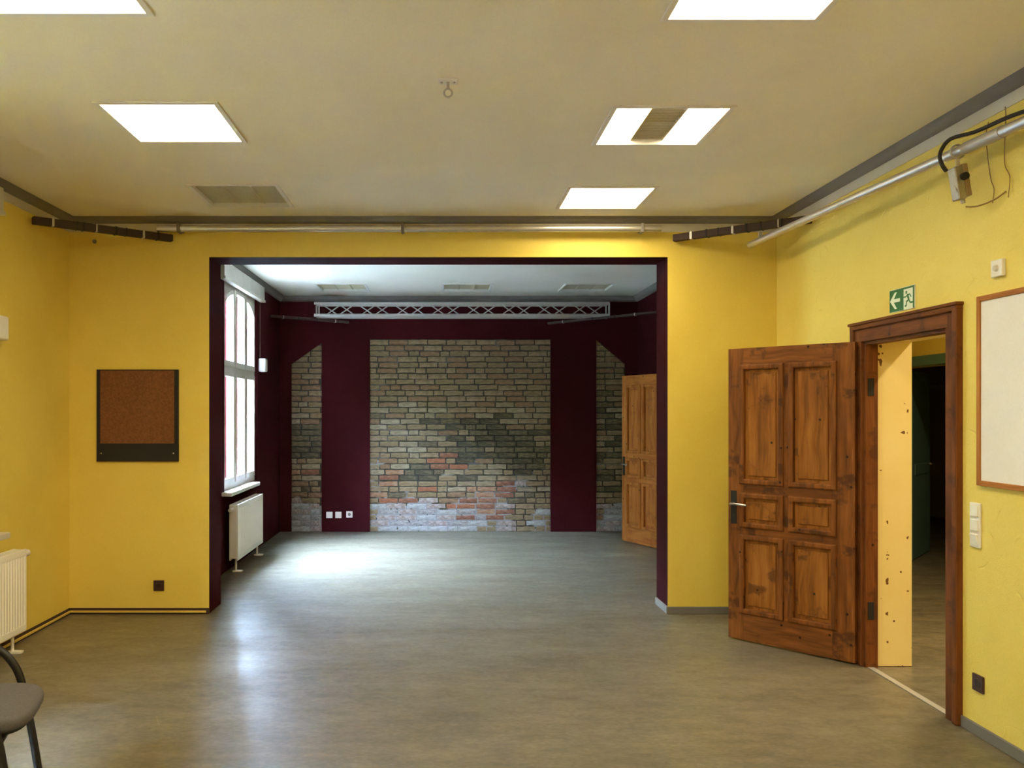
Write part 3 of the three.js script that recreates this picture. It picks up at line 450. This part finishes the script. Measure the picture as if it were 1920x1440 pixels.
// ------------------------------------------------------------------ ceiling lights
function fixture(f, mode, label, group) {
  const t = thing(mode === 'off' ? 'ceiling_panel' : 'ceiling_light', label, 'ceiling light', [f.x, CEIL, -f.d], 0, group);
  const H = 0.028, b = 0.012;
  P(t, 'frame', boxUV(plate([-FW - 0.014, FW + 0.014, -FW - 0.014, FW + 0.014], [[-FW + b, FW - b, -FW + b, FW - b]], 0.006, 0.002).rotateX(-Math.PI / 2).translate(0, -0.006, 0)), M.fixture);
  P(t, 'housing', merge([box(-FW, FW, 0.0, 0.10, -FW, -FW + b), box(-FW, FW, 0.0, 0.10, FW - b, FW), box(-FW, -FW + b, 0.0, 0.10, -FW + b, FW - b), box(FW - b, FW, 0.0, 0.10, -FW + b, FW - b), box(-FW, FW, 0.10, 0.105, -FW, FW)]), M.fixture);
  const w = (2 * FW - 2 * b) / 3;
  for (let k = 0; k < 3; k++) {
    const x0 = -FW + b + k * w, off = mode === 'off' || (mode === 'gap' && k === 1);
    if (!off) { P(t, 'diffuser', box(x0 + 0.001, x0 + w - 0.001, H, H + 0.008, -FW + b + 0.002, FW - b - 0.002), M.glow, 'glowing white diffuser'); continue; }
    const g = [box(x0 + 0.002, x0 + 0.006, H - 0.012, H + 0.03, -FW + b, FW - b), box(x0 + w - 0.006, x0 + w - 0.002, H - 0.012, H + 0.03, -FW + b, FW - b)];
    for (let j = 0; j < 15; j++) { const z = mix(-FW + b + 0.015, FW - b - 0.015, j / 14); g.push(box(x0 + 0.006, x0 + w - 0.006, H - 0.008, H + 0.03, z - 0.002, z + 0.002)); }
    const lv = P(t, 'louvre', merge(g), M.louvre, 'unlit cream louvre'); P(lv, 'reflector', box(x0 + 0.001, x0 + w - 0.001, H + 0.035, H + 0.04, -FW + b, FW - b), M.louvreDeep);
  }
  const lampAt = (x, width) => { const l = new THREE.RectAreaLight(LAMP_COLOR, LAMP_POWER, width, 2 * FW - 2 * b - 0.01); l.position.set(f.x + x, CEIL + H - 0.003, -f.d); l.rotation.x = -Math.PI / 2; scene.add(l); };
  if (mode === 'on') lampAt(0, 2 * FW - 2 * b - 0.01); if (mode === 'gap') { lampAt(-w, w - 0.01); lampAt(w, w - 0.01); }
  return t;
}
const c2 = (f) => (f.c ? 'lit square ceiling light behind the one with the dark louvre' : 'lit square ceiling light third from the opening on the radiator side');
for (const f of fixtures) {
  const row = Math.round((5.95 - f.d) / 1.51);
  let mode = 'on', label;
  if (f.c === 0 && row === 0) { mode = 'off'; label = 'unlit square louvred ceiling panel near the wide opening and pinboard'; }
  else if (f.c === 1 && row === 1) { mode = 'gap'; label = 'square ceiling light with a dark louvre between two lit strips'; }
  else if (f.c === 1 && row === 0) label = 'lit square ceiling light nearest the wide opening';
  else if (f.c === 0 && row === 1) label = 'lit square ceiling light next to the unlit louvred panel';
  else if (row === 2) label = c2(f);
  else label = 'lit square ceiling light over the end of the room away from the opening';
  fixture(f, mode, label, mode === 'off' ? 'square ceiling fixtures' : 'square ceiling fixtures');
}
farFixtures.forEach((f, i) => fixture(f, 'off', ['unlit cream louvred ceiling panel of the far room beside the arched window', 'middle unlit cream louvred ceiling panel of the far room', 'unlit cream louvred ceiling panel of the far room on the door side'][i], 'unlit louvred panels in the far room'));
{ // corridor lamp
  for (const d of [5.05, 1.6]) {
    const t = thing('corridor_light', 'long fluorescent strip light on the corridor ceiling', 'ceiling light', [3.85, CEIL, -d], 0, 'strip lights on the corridor ceiling');
    P(t, 'body', rbox(-0.06, 0.06, -0.045, 0, -0.62, 0.62, 0.006), M.fixture); P(t, 'tube', bar([0, -0.065, -0.58], [0, -0.065, 0.58], 0.014, 6), M.glow, 'glowing fluorescent tube');
    const l = new THREE.RectAreaLight(LAMP_COLOR, 16, 0.12, 1.2); l.position.set(3.85, CEIL - 0.082, -d); l.rotation.x = -Math.PI / 2; scene.add(l);
  }
}

// ------------------------------------------------------------------ pipes, braces, truss
function brace(a, b, label, s = 0.055, mat = M.darkBar, dots = 8) {
  const A = V(...a), B = V(...b), L = A.distanceTo(B), t = thing('corner_brace', label, 'beam', a, Math.atan2(-(B.z - A.z), B.x - A.x));
  P(t, 'beam', rbox(0, L, -s / 2, s / 2, -s / 2, s / 2, 0.008, 2), mat);
  for (let k = 0; k < dots; k++) { const x = mix(0.12, L - 0.1, (k + rr(0, 0.8)) / dots), w = rr(0.006, 0.02); P(t, 'screw_strap', rbox(x, x + w, -s / 2 - 0.002, s / 2 + 0.002, -s / 2 - 0.003, s / 2 + 0.003, 0.001), k % 3 ? M.black : M.aluDull); }
  return t;
}
brace([XL + 0.03, 2.965, -5.93], [-2.13, 2.965, -DW + 0.035], 'dark beam across the corner above the pinboard');
brace([1.82, 2.965, -DW + 0.035], [XR - 0.03, 2.965, -5.90], 'dark beam across the corner above the open door');
brace([BXL + 0.02, 2.79, -10.35], [-1.25, 2.79, -DF + 0.03], 'thin dark beam across the far corner beside the arched window', 0.035, M.darkBar, 4);
brace([1.40, 2.775, -DF + 0.03], [BXR - 0.02, 2.775, -9.75], 'thin dark beam across the far corner above the orange door', 0.03, M.darkBar, 4);
{ // pipe along the wall over the opening
  const t = thing('pipe', 'long metal pipe along the wall above the wide opening', 'pipe', [0, 0, 0]);
  P(t, 'tube', bar([-2.22, 3.026, -DW + 0.11], [1.70, 3.026, -DW + 0.11], 0.026, 20), M.alu);
  for (const x of [-2.05, -0.31, 1.55]) { P(t, 'clamp', merge([rbox(x - 0.012, x + 0.012, 2.99, 3.062, -DW + 0.07, -DW + 0.15, 0.006), rbox(x - 0.008, x + 0.008, 3.01, 3.04, -DW + 0.006, -DW + 0.08, 0.002)]), M.coveGrey, 'dark pipe clamp'); }
  const t2 = thing('pipe', 'long metal pipe along the whiteboard wall carrying the hanging box', 'pipe', [0, 0, 0]);
  const pa = [2.335, 2.868, -6.32], pb = [2.598, 2.868, -2.96];
  P(t2, 'tube', bar(pa, pb, 0.025, 20), M.alu);
  P(t2, 'sleeve', bar([mix(pa[0], pb[0], 0.69), 2.868, mix(pa[2], pb[2], 0.69)], [mix(pa[0], pb[0], 0.76), 2.868, mix(pa[2], pb[2], 0.76)], 0.029, 20), M.aluDull);
  for (const f of [0.05, 0.86]) { const x = mix(pa[0], pb[0], f), z = mix(pa[2], pb[2], f); P(t2, 'bracket', f < 0.1 ? merge([box(x - 0.012, x + 0.012, 2.885, 2.93, z - 0.012, z + 0.012)]) : merge([box(x + 0.02, XR - 0.002, 2.862, 2.876, z - 0.01, z + 0.01)]), M.aluDull, 'pipe bracket'); }
}
{ // lattice truss before the far wall
  const t = thing('lattice_truss', 'grey metal lattice truss along the top of the far wall', 'truss', [0, 0, 0]); const x0 = -1.64, x1 = 2.13, y0 = 2.83, y1 = 2.985, zs = [-10.62, -10.82], n = 16;
  for (const z of zs) { P(t, 'top_chord', bar([x0, y1, z], [x1, y1, z], 0.018, 14), M.aluDull); P(t, 'bottom_chord', bar([x0, y0, z], [x1, y0, z], 0.022, 14), M.aluDull); }
  for (let k = 0; k < n; k++) { const a = mix(x0 + 0.08, x1 - 0.04, k / n), b = mix(x0 + 0.08, x1 - 0.04, (k + 1) / n), up = k % 2; P(t, 'diagonal', bar([a, up ? y0 : y1, zs[0]], [b, up ? y1 : y0, zs[0]], 0.0075, 8), M.aluDull); P(t, 'diagonal', bar([a, up ? y1 : y0, zs[1]], [b, up ? y0 : y1, zs[1]], 0.0075, 8), M.aluDull); }
  for (const x of [x0 + 0.03, x1 - 0.005]) for (const z of zs) P(t, 'end_post', bar([x, y0, z], [x, y1, z], 0.011, 8), M.aluDull);
  for (const x of [x0 + 0.03, x1 - 0.005]) for (const y of [y0, y1]) P(t, 'spacer', bar([x, y, zs[0]], [x, y, zs[1]], 0.011, 8), M.aluDull);
}
// ------------------------------------------------------------------ things on the walls
{
  const t = thing('ceiling_hook', 'small metal hook plate on the ceiling between the lights', 'hook', [0.025, CEIL, -3.86]);
  P(t, 'plate', rbox(-0.045, 0.045, -0.008, 0, -0.035, 0.035, 0.003), M.fixture); for (const s of [-1, 1]) P(t, 'screw', new THREE.CylinderGeometry(0.006, 0.006, 0.005, 10).translate(s * 0.03, -0.01, 0), M.aluDull);
  P(t, 'shank', bar([0, -0.008, 0], [0, -0.038, 0], 0.007), M.aluDull); P(t, 'ring', new THREE.TorusGeometry(0.019, 0.0045, 10, 24).translate(0, -0.058, 0), M.aluDull);
}
{
  const cork = tex(256, 256, (u, v, c) => { const n = fbm(u, v, 40, 40, 4, 501), q = hash(Math.floor(u * 128), Math.floor(v * 128), 9); c[0] = mix(0.40, 0.55, n) + 0.05 * (q - 0.5); c[1] = mix(0.25, 0.36, n) + 0.05 * (q - 0.5); c[2] = mix(0.13, 0.20, n) + 0.04 * (q - 0.5); });
  cork.repeat.set(2, 2);
  const t = thing('pinboard', 'brown cork pinboard with black edges on the yellow wall', 'pinboard', [-2.41, 1.207, -DW]); const w = 0.323, h = 0.727;
  P(t, 'cork', box(-w + 0.02, w - 0.02, 0.13, h - 0.006, 0, 0.012), new THREE.MeshStandardMaterial({ map: cork, roughness: 0.95 }));
  P(t, 'side_strip', rbox(-w, -w + 0.026, 0, h, 0, 0.018, 0.002), M.black); P(t, 'side_strip', rbox(w - 0.032, w, 0, h, 0, 0.018, 0.002), M.black); P(t, 'top_strip', rbox(-w, w, h - 0.007, h, 0, 0.0175, 0.002), M.black);
  P(t, 'bottom_board', rbox(-w, w, 0, 0.142, 0, 0.0185, 0.002), M.black); for (const s of [-1, 1]) P(t, 'screw', new THREE.CylinderGeometry(0.006, 0.006, 0.003, 10).rotateX(Math.PI / 2).translate(s * 0.285, 0.065, 0.0195), M.steel);
}
function socket(pos, turn, mat, deep, label, group, blank) {
  const t = thing(blank ? 'cover_plate' : 'socket', label, blank ? 'cover plate' : 'socket', pos, turn, group); const s = 0.042;
  P(t, 'plate', rbox(-s, s, -s, s, 0, 0.011, 0.004, 3), mat);
  if (!blank) { P(t, 'cup', new THREE.CylinderGeometry(0.021, 0.021, 0.002, 24).rotateX(Math.PI / 2).translate(0, 0, 0.0112), deep); P(t, 'rim', new THREE.TorusGeometry(0.0215, 0.002, 8, 24).translate(0, 0, 0.011), mat); }
  else P(t, 'inset', rbox(-s + 0.008, s - 0.008, -s + 0.008, s - 0.008, 0.009, 0.0125, 0.001), mat);
}
socket([-2.245, 0.225, -DW], 0, M.brownPlastic, M.brownDeep, 'brown socket low on the yellow wall below the pinboard');
socket([XR, 0.262, -4.10], -Math.PI / 2, M.brownPlastic, M.brownDeep, 'brown socket low on the wall under the white switches');
socket([-1.51, 0.225, -DF], 0, M.white, M.coveGrey, 'white blank cover plate on the burgundy wall nearer the narrow brick strip', 'white plates on the burgundy wall', true);
socket([-1.39, 0.225, -DF], 0, M.white, M.coveGrey, 'middle white blank cover plate on the burgundy wall', 'white plates on the burgundy wall', true);
socket([-1.243, 0.232, -DF], 0, M.white, M.coveGrey, 'white socket on the burgundy wall nearest the large brick area', 'white plates on the burgundy wall');
{
  const t = thing('light_switch', 'white triple switch between the doorway and the whiteboard', 'light switch', [XR, 0.928, -4.12], -Math.PI / 2);
  P(t, 'frame', rbox(-0.041, 0.041, 0, 0.222, 0, 0.011, 0.005, 3), M.white); for (let k = 0; k < 3; k++) { const r = P(t, 'rocker', rbox(-0.028, 0.028, -0.028, 0.028, -0.004, 0.006, 0.003, 2), M.white); r.position.set(0, 0.04 + k * 0.071, 0.012); r.rotation.x = k ? -0.06 : 0.12; }
  const b = thing('call_unit', 'small white wall unit above the whiteboard corner', 'wall unit', [XR, 2.28, -3.945], -Math.PI / 2);
  P(b, 'case', rbox(-0.04, 0.04, -0.041, 0.041, 0, 0.022, 0.005, 3), M.white); P(b, 'knob', new THREE.CylinderGeometry(0.013, 0.015, 0.012, 16).rotateX(Math.PI / 2).translate(0.004, 0, 0.027), M.band, 'grey knob');
}
{
  const wm = std(lin(0.87, 0.86, 0.85), { roughness: 0.35, map: paintMap([0.97, 0.97, 0.97], [1, 1, 1], 6, 66) });
  const t = thing('whiteboard', 'large whiteboard with a thin wooden frame on the yellow wall', 'whiteboard', [XR, 1.238, -3.34], -Math.PI / 2); const w = 0.755, h = 0.927, f = 0.026;
  P(t, 'board', box(-w + f, w - f, f, h - f, 0, 0.012), wm);
  P(t, 'frame_side', rbox(-w, -w + f, 0, h, 0, 0.02, 0.003), M.frameWood); P(t, 'frame_side', rbox(w - f, w, 0, h, 0, 0.02, 0.003), M.frameWood);
  P(t, 'frame_rail', rbox(-w + f, w - f, 0, f, 0, 0.0195, 0.003, 2, true), M.frameWood); P(t, 'frame_rail', rbox(-w + f, w - f, h - f, h, 0, 0.0195, 0.003, 2, true), M.frameWood);
}
{ // emergency exit sign
  const c = document.createElement('canvas'); c.width = 512; c.height = 256; const x = c.getContext('2d');
  x.fillStyle = '#1f6b35'; x.fillRect(0, 0, 512, 256);
  x.fillStyle = '#e6efdf';
  const poly = (pts) => { x.beginPath(); pts.forEach(([a, b], i) => (i ? x.lineTo(a, b) : x.moveTo(a, b))); x.closePath(); x.fill(); };
  poly([[8, 128], [112, 30], [160, 30], [92, 108], [222, 108], [222, 148], [92, 148], [160, 226], [112, 226]]);
  x.fillRect(296, 22, 186, 234);
  x.fillStyle = '#1f6b35';
  x.beginPath(); x.arc(352, 62, 17, 0, 7); x.fill();
  x.strokeStyle = '#1f6b35'; x.lineCap = 'round'; x.lineJoin = 'round';
  const line = (w, pts) => { x.lineWidth = w; x.beginPath(); pts.forEach(([a, b], i) => (i ? x.lineTo(a, b) : x.moveTo(a, b))); x.stroke(); };
  line(34, [[378, 98], [398, 142]]); line(15, [[374, 96], [336, 112], [304, 112]]); line(15, [[380, 92], [424, 92], [446, 122]]);
  line(20, [[400, 150], [354, 170], [350, 214], [328, 216]]); line(20, [[402, 150], [430, 186], [474, 188]]);
  const tx = new THREE.CanvasTexture(c); tx.colorSpace = THREE.SRGBColorSpace;
  const t = thing('exit_sign', 'green emergency exit sign with white arrow and running figure', 'sign', [XR, 2.247, -4.785], -Math.PI / 2);
  P(t, 'panel', rbox(-0.132, 0.132, -0.066, 0.066, 0, 0.005, 0.001, 1), M.white);
  const pg = new THREE.PlaneGeometry(0.258, 0.127).translate(0, 0, 0.0055); P(t, 'print', pg, new THREE.MeshStandardMaterial({ map: tx, roughness: 0.35 }));
}
{ // metal box hanging from the pipe
  const px = 2.512, pz = -4.06, py = 2.868;
  const t = thing('hanging_metal_box', 'small battered metal box hanging from the pipe above the whiteboard', 'metal box', [px, py, pz]);
  P(t, 'clamp', new THREE.TorusGeometry(0.0335, 0.005, 8, 24), M.aluDull); P(t, 'hanger', rbox(-0.01, 0.01, -0.085, -0.031, -0.004, 0.004, 0.002), M.band);
  const tilt = new THREE.Matrix4().makeRotationZ(0.16); const tg = (g) => g.applyMatrix4(tilt).translate(0.0, -0.075, 0);
  P(t, 'case', tg(rbox(-0.034, 0.006, -0.16, 0, -0.03, 0.03, 0.006, 2)), std(lin(0.40, 0.375, 0.34), { metalness: 0.9, roughness: 0.35, bumpMap: plasterBump, bumpScale: 0.02 }), 'crumpled shiny metal case'); P(t, 'side_cover', tg(rbox(0.006, 0.034, -0.15, 0.008, -0.028, 0.028, 0.006, 2)), std(lin(0.30, 0.20, 0.09), { roughness: 0.55 }), 'brown side cover');
  P(t, 'plug', tg(new THREE.CylinderGeometry(0.018, 0.018, 0.022, 18).rotateX(Math.PI / 2).translate(0.003, -0.055, 0.038)), M.black, 'black round plug'); P(t, 'nozzle', tg(bar([0.0, -0.16, 0], [0.0, -0.178, 0], 0.01)), M.aluDull);
  T('cable', tube([[px - 0.066, py - 0.10, pz + 0.02], [px - 0.088, py - 0.075, pz + 0.025], [px - 0.085, py - 0.01, pz], [px - 0.055, py + 0.05, pz + 0.02], [px + 0.005, py + 0.056, pz + 0.12], [px + 0.03, py + 0.052, pz + 0.36], [px + 0.085, py + 0.03, pz + 0.62], [px + 0.108, py - 0.02, pz + 0.8], [px + 0.118, py - 0.05, pz + 1.0]], 0.0095, 90, 8), M.cable, 'black cable looped over the pipe to the hanging metal box', 'cable');
  const W = 'brown wires on the wall behind the pipe';
  T('wire', tube([[XR - 0.008, 3.0, -4.02], [XR - 0.012, 2.95, -4.03], [XR - 0.010, 2.72, -4.0], [XR - 0.014, 2.66, -3.97], [XR - 0.008, 2.60, -3.99]], 0.0024, 40, 6), M.wireBrown, 'thin brown wire behind the pipe, the one nearer the doorway', 'wire', W);
  T('wire', tube([[XR - 0.008, 3.03, -3.90], [XR - 0.012, 2.98, -3.89], [XR - 0.010, 2.76, -3.90], [XR - 0.014, 2.69, -3.86], [XR - 0.008, 2.60, -3.88]], 0.0024, 40, 6), M.wireBrown, 'thin brown wire behind the pipe, the one farther from the doorway', 'wire', W);
  T('wire', tube([[px + 0.035, py - 0.27, pz + 0.01], [px + 0.06, py - 0.278, pz + 0.05], [XR - 0.03, py - 0.262, pz + 0.12], [XR - 0.004, py - 0.235, pz + 0.16]], 0.004, 40, 6), M.wireBrown, 'brown wire running from the metal box to the wall', 'wire');
}
T('wall_button', new THREE.CylinderGeometry(0.014, 0.017, 0.012, 16).rotateX(Math.PI / 2).translate(-2.755, 2.947, -DW + 0.006), M.coveGrey, 'small grey round cap on the wall under the corner beam above the pinboard', 'cap');

// ------------------------------------------------------------------ chair, mostly outside the picture
{
  const fab = tex(256, 256, (u, v, c) => { const n = fbm(u, v, 60, 60, 3, 601), q = hash(Math.floor(u * 256), Math.floor(v * 256), 4); c[0] = 0.30 + 0.06 * n + 0.05 * q; c[1] = 0.285 + 0.06 * n + 0.05 * q; c[2] = 0.285 + 0.06 * n + 0.05 * q; }); fab.repeat.set(3, 3);
  const fm = new THREE.MeshStandardMaterial({ map: fab, roughness: 0.95 });
  const t = thing('visitor_chair', 'grey upholstered chair with black tubular frame and arms', 'chair', [-1.83, 0, -3.24], 0.28);       // faces +x
  const cushion = (cx, cy, cz, sx, sy, sz, e) => { const g = new THREE.SphereGeometry(1, 40, 24), p = g.attributes.position; for (let i = 0; i < p.count; i++) { const f = (v, k) => Math.sign(v) * Math.abs(v) ** k; p.setXYZ(i, cx + sx * f(p.getX(i), e), cy + sy * f(p.getY(i), 0.75), cz + sz * f(p.getZ(i), e)); } g.computeVertexNormals(); return g; };
  P(t, 'seat', boxUV(cushion(0, 0.437, 0, 0.24, 0.05, 0.235, 0.55)), fm); P(t, 'seat_shell', cushion(0, 0.405, 0, 0.215, 0.028, 0.205, 0.5), M.black);
  const bk = cushion(0, 0, 0, 0.035, 0.16, 0.22, 0.55).rotateZ(0.18).translate(-0.285, 0.70, 0); P(t, 'backrest', boxUV(bk), fm);
  for (const s of [-1, 1]) {
    const z = s * 0.245;
    P(t, 'side_frame', merge([tube([[0.20, 0.0, z * 1.04], [0.165, 0.25, z], [0.135, 0.42, z], [0.10, 0.53, z], [0.03, 0.61, z], [-0.08, 0.638, z], [-0.22, 0.64, z], [-0.285, 0.64, z * 0.9]], 0.0165, 60, 12).toNonIndexed(), tube([[-0.30, 0.0, z * 1.04], [-0.26, 0.22, z], [-0.235, 0.42, z], [-0.27, 0.62, z * 0.95], [-0.32, 0.82, z * 0.8]], 0.0165, 48, 12).toNonIndexed()]), M.blackTube);
    P(t, 'armrest', tube([[0.0, 0.64, z], [-0.08, 0.652, z], [-0.22, 0.654, z]], 0.02, 20, 12), M.black);
    for (const x of [0.20, -0.30]) P(t, 'foot_cap', new THREE.CylinderGeometry(0.019, 0.02, 0.03, 14).translate(x, 0.015, z * 1.04), M.black);
  }
  P(t, 'cross_bar', merge([bar([0.145, 0.385, -0.245], [0.145, 0.385, 0.245], 0.011).toNonIndexed(), bar([-0.24, 0.385, -0.245], [-0.24, 0.385, 0.245], 0.011).toNonIndexed()]), M.blackTube);
}

scene.traverse((o) => { if (o.isMesh) { o.castShadow = true; o.receiveShadow = true; } });
renderer.render(scene, camera);
